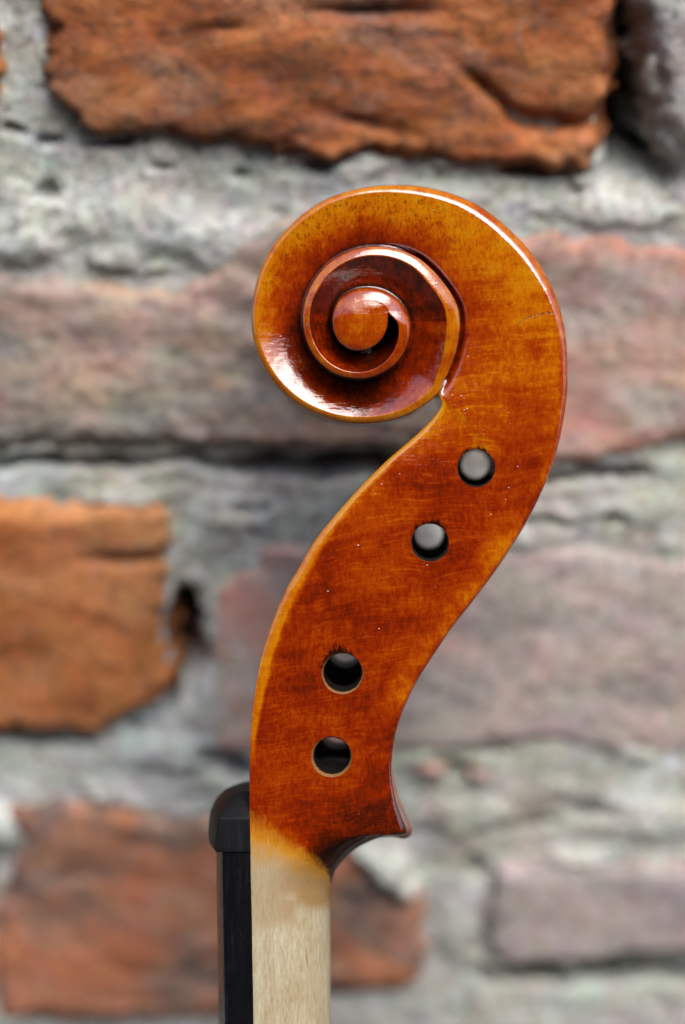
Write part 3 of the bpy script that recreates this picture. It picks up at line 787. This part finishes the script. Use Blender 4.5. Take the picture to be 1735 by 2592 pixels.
wall = bpy.data.objects.new('brick_wall', None); sc.collection.objects.link(wall); wall.location = (0, 0, 0)
wall['label'] = 'weathered old wall of orange and grey bricks in rough pale mortar behind the violin'
wall['category'] = 'wall'

def make_brick(poly_px, mat, seed, proud=0.0035, amp=0.0012, res=0.0011, edge_r=0.004, poly_w=None, label=None, tilt=(0, 0), crk=()):
    poly = poly_w or [to_wall(u, v) for (u, v) in poly_px]
    P = np.array(poly); c = P.mean(0)
    x0, z0 = P.min(0) - 0.002; x1, z1 = P.max(0) + 0.002
    nx = max(6, int((x1 - x0) / res)); nz = max(5, int((z1 - z0) / res))
    X, Z = np.meshgrid(np.linspace(x0, x1, nx), np.linspace(z0, z1, nz))
    sd = poly_sd(X, Z, poly) + 0.0017 * fbm(X, Z, 190, seed + 11, 5)
    h = proud * sstep(-0.0005, edge_r, sd) - 0.007 * (1 - sstep(-0.0015, 0.0012, sd))
    h += 0.42 * amp * fbm(X + Z * 0.25, Z * 1.5, 62, seed, 6) * sstep(-0.001, 0.002, sd) + (X - c[0]) * tilt[0] + (Z - c[1]) * tilt[1]
    for (cu, cv_, ru, rv, rot, dep) in crk:
        cx, cz = to_wall(cu, cv_); k = S * 1.15
        ca, sa = math.cos(rot), math.sin(rot)
        a = ((X - cx) * ca + (Z - cz) * sa) / (ru * k); b = (-(X - cx) * sa + (Z - cz) * ca) / (rv * k)
        h -= dep * np.exp(-(a * a + b * b))
    keep = sd > -0.0022
    idx = -np.ones(X.shape, int); vs = []; ed = []
    for (i, j) in zip(*np.nonzero(keep)):
        idx[i, j] = len(vs); vs.append((X[i, j] - c[0], -h[i, j], Z[i, j] - c[1])); ed.append(min(1, max(0, sd[i, j] / 0.02)))
    fs = []
    for i in range(nz - 1):
        for j in range(nx - 1):
            q = (idx[i, j], idx[i, j + 1], idx[i + 1, j + 1], idx[i + 1, j])
            if min(q) >= 0: fs.append(q)
    # sides and back, so the brick is a body of its own
    cnt = {}
    for f in fs:
        for a, b in zip(f, f[1:] + f[:1]): cnt[(a, b)] = 1
    rim = [e for e in cnt if (e[1], e[0]) not in cnt]
    back = {}
    for a, b in rim:
        for k in (a, b):
            if k not in back: back[k] = len(vs); vs.append((vs[k][0], 0.02, vs[k][2])); ed.append(0)
        fs.append((b, a, back[a], back[b]))
    ci = len(vs); vs.append((0, 0.02, 0)); ed.append(0)
    for a, b in rim: fs.append((back[b], back[a], ci))
    o = mesh_obj('brick', vs, fs, mat, wall)
    at = o.data.attributes.new('edge', 'FLOAT', 'POINT'); at.data.foreach_set('value', ed)
    o.location = (c[0], 0, c[1])
    if label: o['label'] = label
    return poly

polys = []; EDGES = []
def B(px_, *a, **k):
    polys.append(make_brick(px_, *a, **k))
    for (p, q) in zip(px_, px_[1:] + px_[:1]):
        if 0 < p[0] < 1735 and 0 < p[1] < 2592: EDGES.append(p); EDGES.append(((p[0] + q[0]) / 2, (p[1] + q[1]) / 2))
B([(95,-330),(92,0),(112,95),(106,170),(128,262),(190,308),(235,348),(330,348),(480,358),(620,374),(740,378),(800,392),(835,420),(900,400),(985,398),(1060,396),
   (1150,420),(1215,432),(1290,425),(1400,445),(1500,430),(1522,300),(1545,150),(1550,0),(1552,-330)],
  brick_mat('orange_brick', OR, 1, darkamt=0.45, greyamt=0.45, grey=(0.22, 0.16, 0.13), pale=0.12), 1, proud=0.006, amp=0.0022, edge_r=0.003,
  label='large rough orange brick at the top of the wall',
  crk=[(1250, 235, 120, 12, -0.72, .0035), (1380, 300, 100, 20, -0.1, .0045), (930, 298, 110, 12, -0.25, .002), (560, 60, 60, 9, 0.1, .002), (930, 15, 120, 12, 0, .004)])
B([(1600,-330),(1596,0),(1625,150),(1655,290),(1695,400),(1735,455),(1850,500),(2100,505),(2400,500),(2400,-330)],
  brick_mat('grey_stone_brick', GS, 2, darkamt=0.5), 2, proud=0.006, amp=0.002, edge_r=0.005, label='dark grey weathered brick beyond the deep gap')
B([(-1100,-330),(12,-330),(26,120),(38,200),(30,262),(-30,300),(-1100,300)], brick_mat('red_brick', OR, 3, greyamt=.6), 3, proud=0.006, label='reddish brick end at the upper edge')
B([(-900,640),(0,655),(120,665),(260,690),(430,700),(560,640),(640,560),(700,510),(820,505),(1050,560),(1120,700),(1150,900),(1140,1100),(1000,1150),(860,1145),(640,1142),(480,1132),(300,1135),(120,1132),(-900,1150)],
  brick_mat('grey_brown_brick', GR, 4, rose=0.25, darkamt=0.7, dark=(0.05, 0.048, 0.045), greyamt=0.35, grey=(0.22, 0.25, 0.24), sc1=30), 4, proud=0.0045, amp=0.0022, label='grey brown brick mottled with buff behind the scroll')
B([(1210,560),(1320,562),(1480,566),(1600,580),(1735,585),(2300,590),(2300,1120),(1735,1120),(1640,1150),(1560,1175),(1420,1190),(1330,1185),(1215,1170),(1200,900)],
  brick_mat('pink_grey_brick', PR, 5, rose=0.55, darkamt=0.3, greyamt=0.35, grey=(0.30, 0.29, 0.28), grad=(0.40, 0.13, 0.06)), 5, proud=0.0035, amp=0.0014,
  label='pinkish grey brick with an orange upper edge')
B([(-700,1222),(0,1225),(110,1242),(240,1238),(330,1246),(420,1250),(446,1290),(450,1420),(432,1500),(438,1620),(450,1740),(400,1770),(350,1800),(320,1850),(215,1862),(120,1850),(-700,1850)],
  brick_mat('bright_orange_brick', OR2, 6, darkamt=0.22, greyamt=0.12, dark=(0.16, 0.06, 0.02), pale=0.12), 6, proud=0.0055, amp=0.0014, label='bright orange brick low beside the deep cavity',
  crk=[(350, 1390, 110, 12, 0.05, .003)])
B([(640,1345),(760,1340),(900,1335),(1100,1330),(1300,1345),(1400,1350),(1500,1345),(1560,1368),(1680,1372),(1735,1380),(2400,1385),(2400,1925),(1735,1930),(1600,1930),(1450,1900),(1330,1890),
   (1200,1900),(1100,1915),(980,1930),(800,1930),(640,1925),(540,1905),(512,1860),(520,1740),(512,1600),(520,1480),(570,1420),(620,1400)],
  brick_mat('pale_pink_brick', PK, 7, rose=0.85, rosec=(0.44, 0.22, 0.175), darkamt=0.45, dark=(0.09, 0.085, 0.08), greyamt=0.3, grey=(0.37, 0.37, 0.34)), 7, proud=0.003, amp=0.0010, label='long pale pink brick blotched with grey and rose')
B([(0,2005),(90,1998),(180,1985),(300,2010),(420,2030),(540,2035),(700,2010),(860,2030),(930,2110),(965,2180),(1035,2215),(1085,2210),(1096,2300),(1095,2430),(1070,2500),(960,2500),(820,2520),(700,2545),(520,2580),
   (300,2572),(60,2578),(-20,2560),(-28,2400),(-20,2280),(10,2190),(40,2120),(10,2060)],
  brick_mat('mottled_red_black_brick', MX, 8, darkamt=0.55, dark=(0.05, 0.045, 0.042), greyamt=0.35, grey=(0.24, 0.20, 0.18), sc1=20, rose=0.75, rosec=(0.42, 0.145, 0.06)), 8, proud=0.0045, amp=0.0018, label='mottled red and black brick behind the neck')
B([(-900,2020),(-75,2020),(-60,2300),(-70,2570),(-900,2570)], brick_mat('worn_brick', GR, 9), 9)
B([(1218,2190),(1240,2150),(1340,2140),(1500,2150),(1620,2140),(1735,2150),(2300,2150),(2300,2415),(1735,2420),(1640,2415),(1540,2428),(1400,2440),(1260,2440),(1225,2410),(1212,2300)],
  brick_mat('smooth_grey_pink_brick', GP, 10, darkamt=0.12, greyamt=0.3, grey=(0.36, 0.35, 0.33)), 10, proud=0.005, amp=0.0007, label='smooth grey pink brick low in the wall')
B([(985,1935),(1060,1915),(1130,1925),(1190,1930),(1245,1948),(1235,1966),(1190,1962),(1150,1950),(1080,1952),(1000,1958)], brick_mat('brick_sliver', PR, 12, greyamt=.5, rose=0.6), 12, proud=0.0045, amp=.001, edge_r=0.002, res=0.0008,
  label='thin red brick sliver caught in the mortar')

# rows of bricks going on beyond the frame
mats = [brick_mat('far_orange_brick', OR, 20), brick_mat('far_grey_brick', GR, 21), brick_mat('far_pink_brick', PK, 22), brick_mat('far_mixed_brick', MX, 23)]
rng = random.Random(4)
def far_brick(x0, x1, z0, z1):
    j = lambda: rng.uniform(-0.0025, 0.0025)
    poly = [(x0+j(), z0+j()), (x1+j(), z0+j()), (x1+j(), z1+j()), (x0+j(), z1+j())]
    polys.append(make_brick(None, rng.choice(mats), rng.randint(30, 900), res=0.006, poly_w=poly, proud=rng.uniform(.003, .006)))
zs_mid = [(to_wall(867, b)[1], to_wall(867, t)[1]) for (t, b) in ((-330, 430), (575, 1150), (1260, 1860), (2010, 2560))]
xl = min(min(p[0] for p in q) for q in polys); xr = max(max(p[0] for p in q) for q in polys)
for (z0, z1) in zs_mid:
    for side in (-1, 1):
        x = (xl if side < 0 else xr) + side * 0.008
        for k in range(3):
            L_ = rng.uniform(0.10, 0.17)
            a, b_ = (x - L_, x) if side < 0 else (x, x + L_)
            far_brick(a, b_, z0, z1); x += side * (L_ + 0.012)
zt = to_wall(867, -330)[1]; zb = to_wall(867, 2592)[1]
for k in range(4):
    for (z0, z1) in ((zt + 0.012 + 0.064 * k, zt + 0.062 + 0.064 * k), (zb - 0.058 - 0.064 * k, zb - 0.008 - 0.064 * k)):
        x = -0.52 + rng.uniform(0, 0.08)
        while x < 0.5:
            L_ = rng.uniform(0.10, 0.17); far_brick(x, x + L_, z0, z1); x += L_ + 0.012

# mortar: one rough sheet, lower than the bricks, smeared over some of them, with cavities
mx0, mz0 = to_wall(-150, 2750); mx1, mz1 = to_wall(1900, -150)
mx0 = -0.085; mx1 = 0.085
def lump(X, Z, h, lst, sgn):
    for (u, v, ru, rv, rot, dep) in lst:
        cx, cz = to_wall(u, v); k = S * 1.15; ca, sa = math.cos(rot), math.sin(rot)
        XX, ZZ = X + WX, Z + WZ
        a = ((XX - cx) * ca + (ZZ - cz) * sa) / (ru * k); b = (-(XX - cx) * sa + (ZZ - cz) * ca) / (rv * k)
        q = np.exp(-(a * a + b * b) ** 2)
        h = h + sgn * dep * q * (0.45 if sgn > 0 else 1.0)
    return h
HOLES = [(472,1610,40,125,0.08,.025),(440,1740,22,60,0,.010),(1580,60,38,280,0.03,.03),(1590,330,62,130,0.2,.028),(1655,430,60,36,-0.6,.02),(820,408,52,20,0,.012),(1350,428,70,22,0,.014),(1530,430,30,40,0,.014),(140,1165,190,17,0,.010),(330,1162,120,14,0,.008),
         (760,1172,210,27,-0.04,.017),(930,1165,120,30,0,.012),(500,1150,60,12,0,.006),(90,1868,150,11,0,.008),(300,355,60,14,0,.007),(580,1925,90,34,-0.3,.008),(618,1960,40,30,0,.008),
         (1230,1880,36,10,0,.005),(1170,1945,60,14,0,.006),(1540,2458,300,17,0.04,.018),(1330,2452,130,16,0,.016),(1420,1205,120,14,0,.007),(1560,1190,80,16,0,.006),(1190,2185,28,34,0.2,.006),
         (120,480,26,18,0,.006),(125,355,30,14,0,.005),(45,330,20,14,0,.005),(640,1280,60,20,0.1,.003),(1540,1305,60,12,0,.005),(1390,1315,70,12,0,.004),(500,2000,60,12,0.2,.003),(330,1835,20,14,0,.005),
         (620,430,24,12,0,.004),(400,405,30,9,0,.004),(1500,2040,80,20,-0.1,.003),(1330,2080,100,16,0.1,.003),(1040,2090,60,14,0,.003)]
LUMPS = [(390,560,160,70,-0.1,.0040),(560,600,110,55,0.2,.0036),(90,560,130,60,0.1,.0036),(300,640,60,30,0,.005),(60,620,90,40,0,.004),(925,2135,48,30,-0.6,.011),(990,2180,46,42,-0.9,.0125),(1035,2222,34,26,0.3,.011),(15,2080,45,60,0,.006),(900,420,90,40,0.1,.003),
         (1050,500,200,40,0,.002),(1560,520,200,40,0,.003),(1450,2165,110,22,0,.0045),(300,1250,90,20,0,.004),(600,1290,120,40,0,.003),(1560,1290,160,40,0,.002),(410,1900,120,50,0,.003),(700,1985,120,22,0,.002),
         (1150,2050,160,50,0,.003),(1620,2060,140,60,0,.003),(1160,2350,40,90,0,.002),(1170,1420,90,40,0,.0028),(560,1330,50,60,0,.003),(1600,1890,60,20,0,.003)]
nx = int((mx1 - mx0) / 0.0008); nz = int((mz1 - mz0) / 0.0008)
X, Z = np.meshgrid(np.linspace(mx0, mx1, nx), np.linspace(mz0, mz1, nz))
WX = 0.0018 * fbm(X, Z, 120, 51, 5); WZ = 0.0015 * fbm(X, Z, 120, 63, 5)
HOLES[5:] = [(*q[:5], q[5] * 0.55) for q in HOLES[5:]]
Hm = 0.0022 + 0.0005 * fbm(X, Z * 1.2, 70, 77, 5) + 0.0004 * fbm(X, Z, 260, 83, 3)
_r = random.Random(9)
for k in range(30):
    u_, v_ = _r.choice(EDGES); LUMPS.append((u_ + _r.uniform(-35, 35), v_ + _r.uniform(-20, 20), _r.uniform(18, 60), _r.uniform(10, 24), _r.uniform(-0.5, 0.5), _r.uniform(.0015, .0035)))
Hm = lump(X, Z, Hm, LUMPS, 1); Hm = lump(X, Z, Hm, HOLES, -1)
# the outer part is coarse; both meet in one mesh
vs = [(a, -b, c) for a, b, c in zip(X.ravel(), Hm.ravel(), Z.ravel())]
fs = [(i * nx + j, i * nx + j + 1, (i + 1) * nx + j + 1, (i + 1) * nx + j) for i in range(nz - 1) for j in range(nx - 1)]
# coarse surround, joined edge to edge
ox0, ox1, oz0, oz1 = -1.6, 1.6, 0.0, 2.6
b0 = len(vs)
ringi = [j for j in range(nx)] + [i * nx + nx - 1 for i in range(1, nz)] + [(nz - 1) * nx + j for j in range(nx - 2, -1, -1)] + [i * nx for i in range(nz - 2, 0, -1)]
cxm, czm = (mx0 + mx1) / 2, (mz0 + mz1) / 2
prev = ringi
for lev, s_ in enumerate([1.04, 1.25, 1.8, 3.0, 5.0]):
    cur = []
    for q in ringi:
        x, _, z = vs[q]; xx = cxm + (x - cxm) * (1 + (s_ - 1) * 1.6); zz = czm + (z - czm) * s_
        zz = max(0.0, zz)
        cur.append(len(vs)); vs.append((xx, -0.0008 - 0.0018 * mn.noise(Vector((xx * 40, 1.0, zz * 40))), zz))
    for k in range(len(ringi)):
        a, b_ = k, (k + 1) % len(ringi); fs.append((prev[b_], prev[a], cur[a], cur[b_]))
    prev = cur
# closed behind
bk = []
for q in prev: bk.append(len(vs)); vs.append((vs[q][0], 0.25, vs[q][2]))
for k in range(len(prev)):
    b_ = (k + 1) % len(prev); fs.append((prev[b_], prev[k], bk[k], bk[b_]))
fs.append(tuple(bk))
mortar = mesh_obj('mortar', vs, fs, mortar_mat(), wall)
mortar['label'] = 'rough pale grey lime mortar with cavities and smears'

# ================================================================== ground, and an unseen house front added to block sky and darken reflections
def plain(name, c, scale, r=0.9):
    m = NT(name); n = m.noise(m.co, scale, 5, 0.6)
    m.p('Base Color', m.ramp(n, [(0.3, tuple(x * 0.7 for x in c)), (0.7, tuple(min(1, x * 1.2) for x in c))])); m.p('Roughness', r); m.p('Normal', m.bump(n, 0.4, 0.01)); return m.m
g = mesh_obj('ground', [(-60, -60, -0.001), (60, -60, -0.001), (60, 60, -0.001), (-60, 60, -0.001)], [(0, 1, 2, 3)], plain('stone_yard', (0.06, 0.055, 0.048), 6), None, False)
g['kind'] = 'structure'; g['label'] = 'stone yard in front of the wall'
yd = [(-7, -3.6, 0), (7, -3.6, 0), (7, -3.6, 3.9), (-7, -3.6, 3.9), (-7, -8, 0), (7, -8, 0), (7, -8, 3.9), (-7, -8, 3.9), (-7, -5.8, 5.0), (7, -5.8, 5.0)]
yf = [(1, 0, 3, 2), (4, 5, 6, 7), (0, 4, 7, 8, 3), (5, 1, 2, 9, 6), (2, 3, 8, 9), (7, 6, 9, 8), (0, 1, 5, 4)]
h = mesh_obj('added_sky_blocker', yd, yf, plain('dark_blocker', (0.03, 0.022, 0.016), 3), None, False)
h['kind'] = 'structure'; h['label'] = 'unseen dark house front added to block low sky and darken reflections'
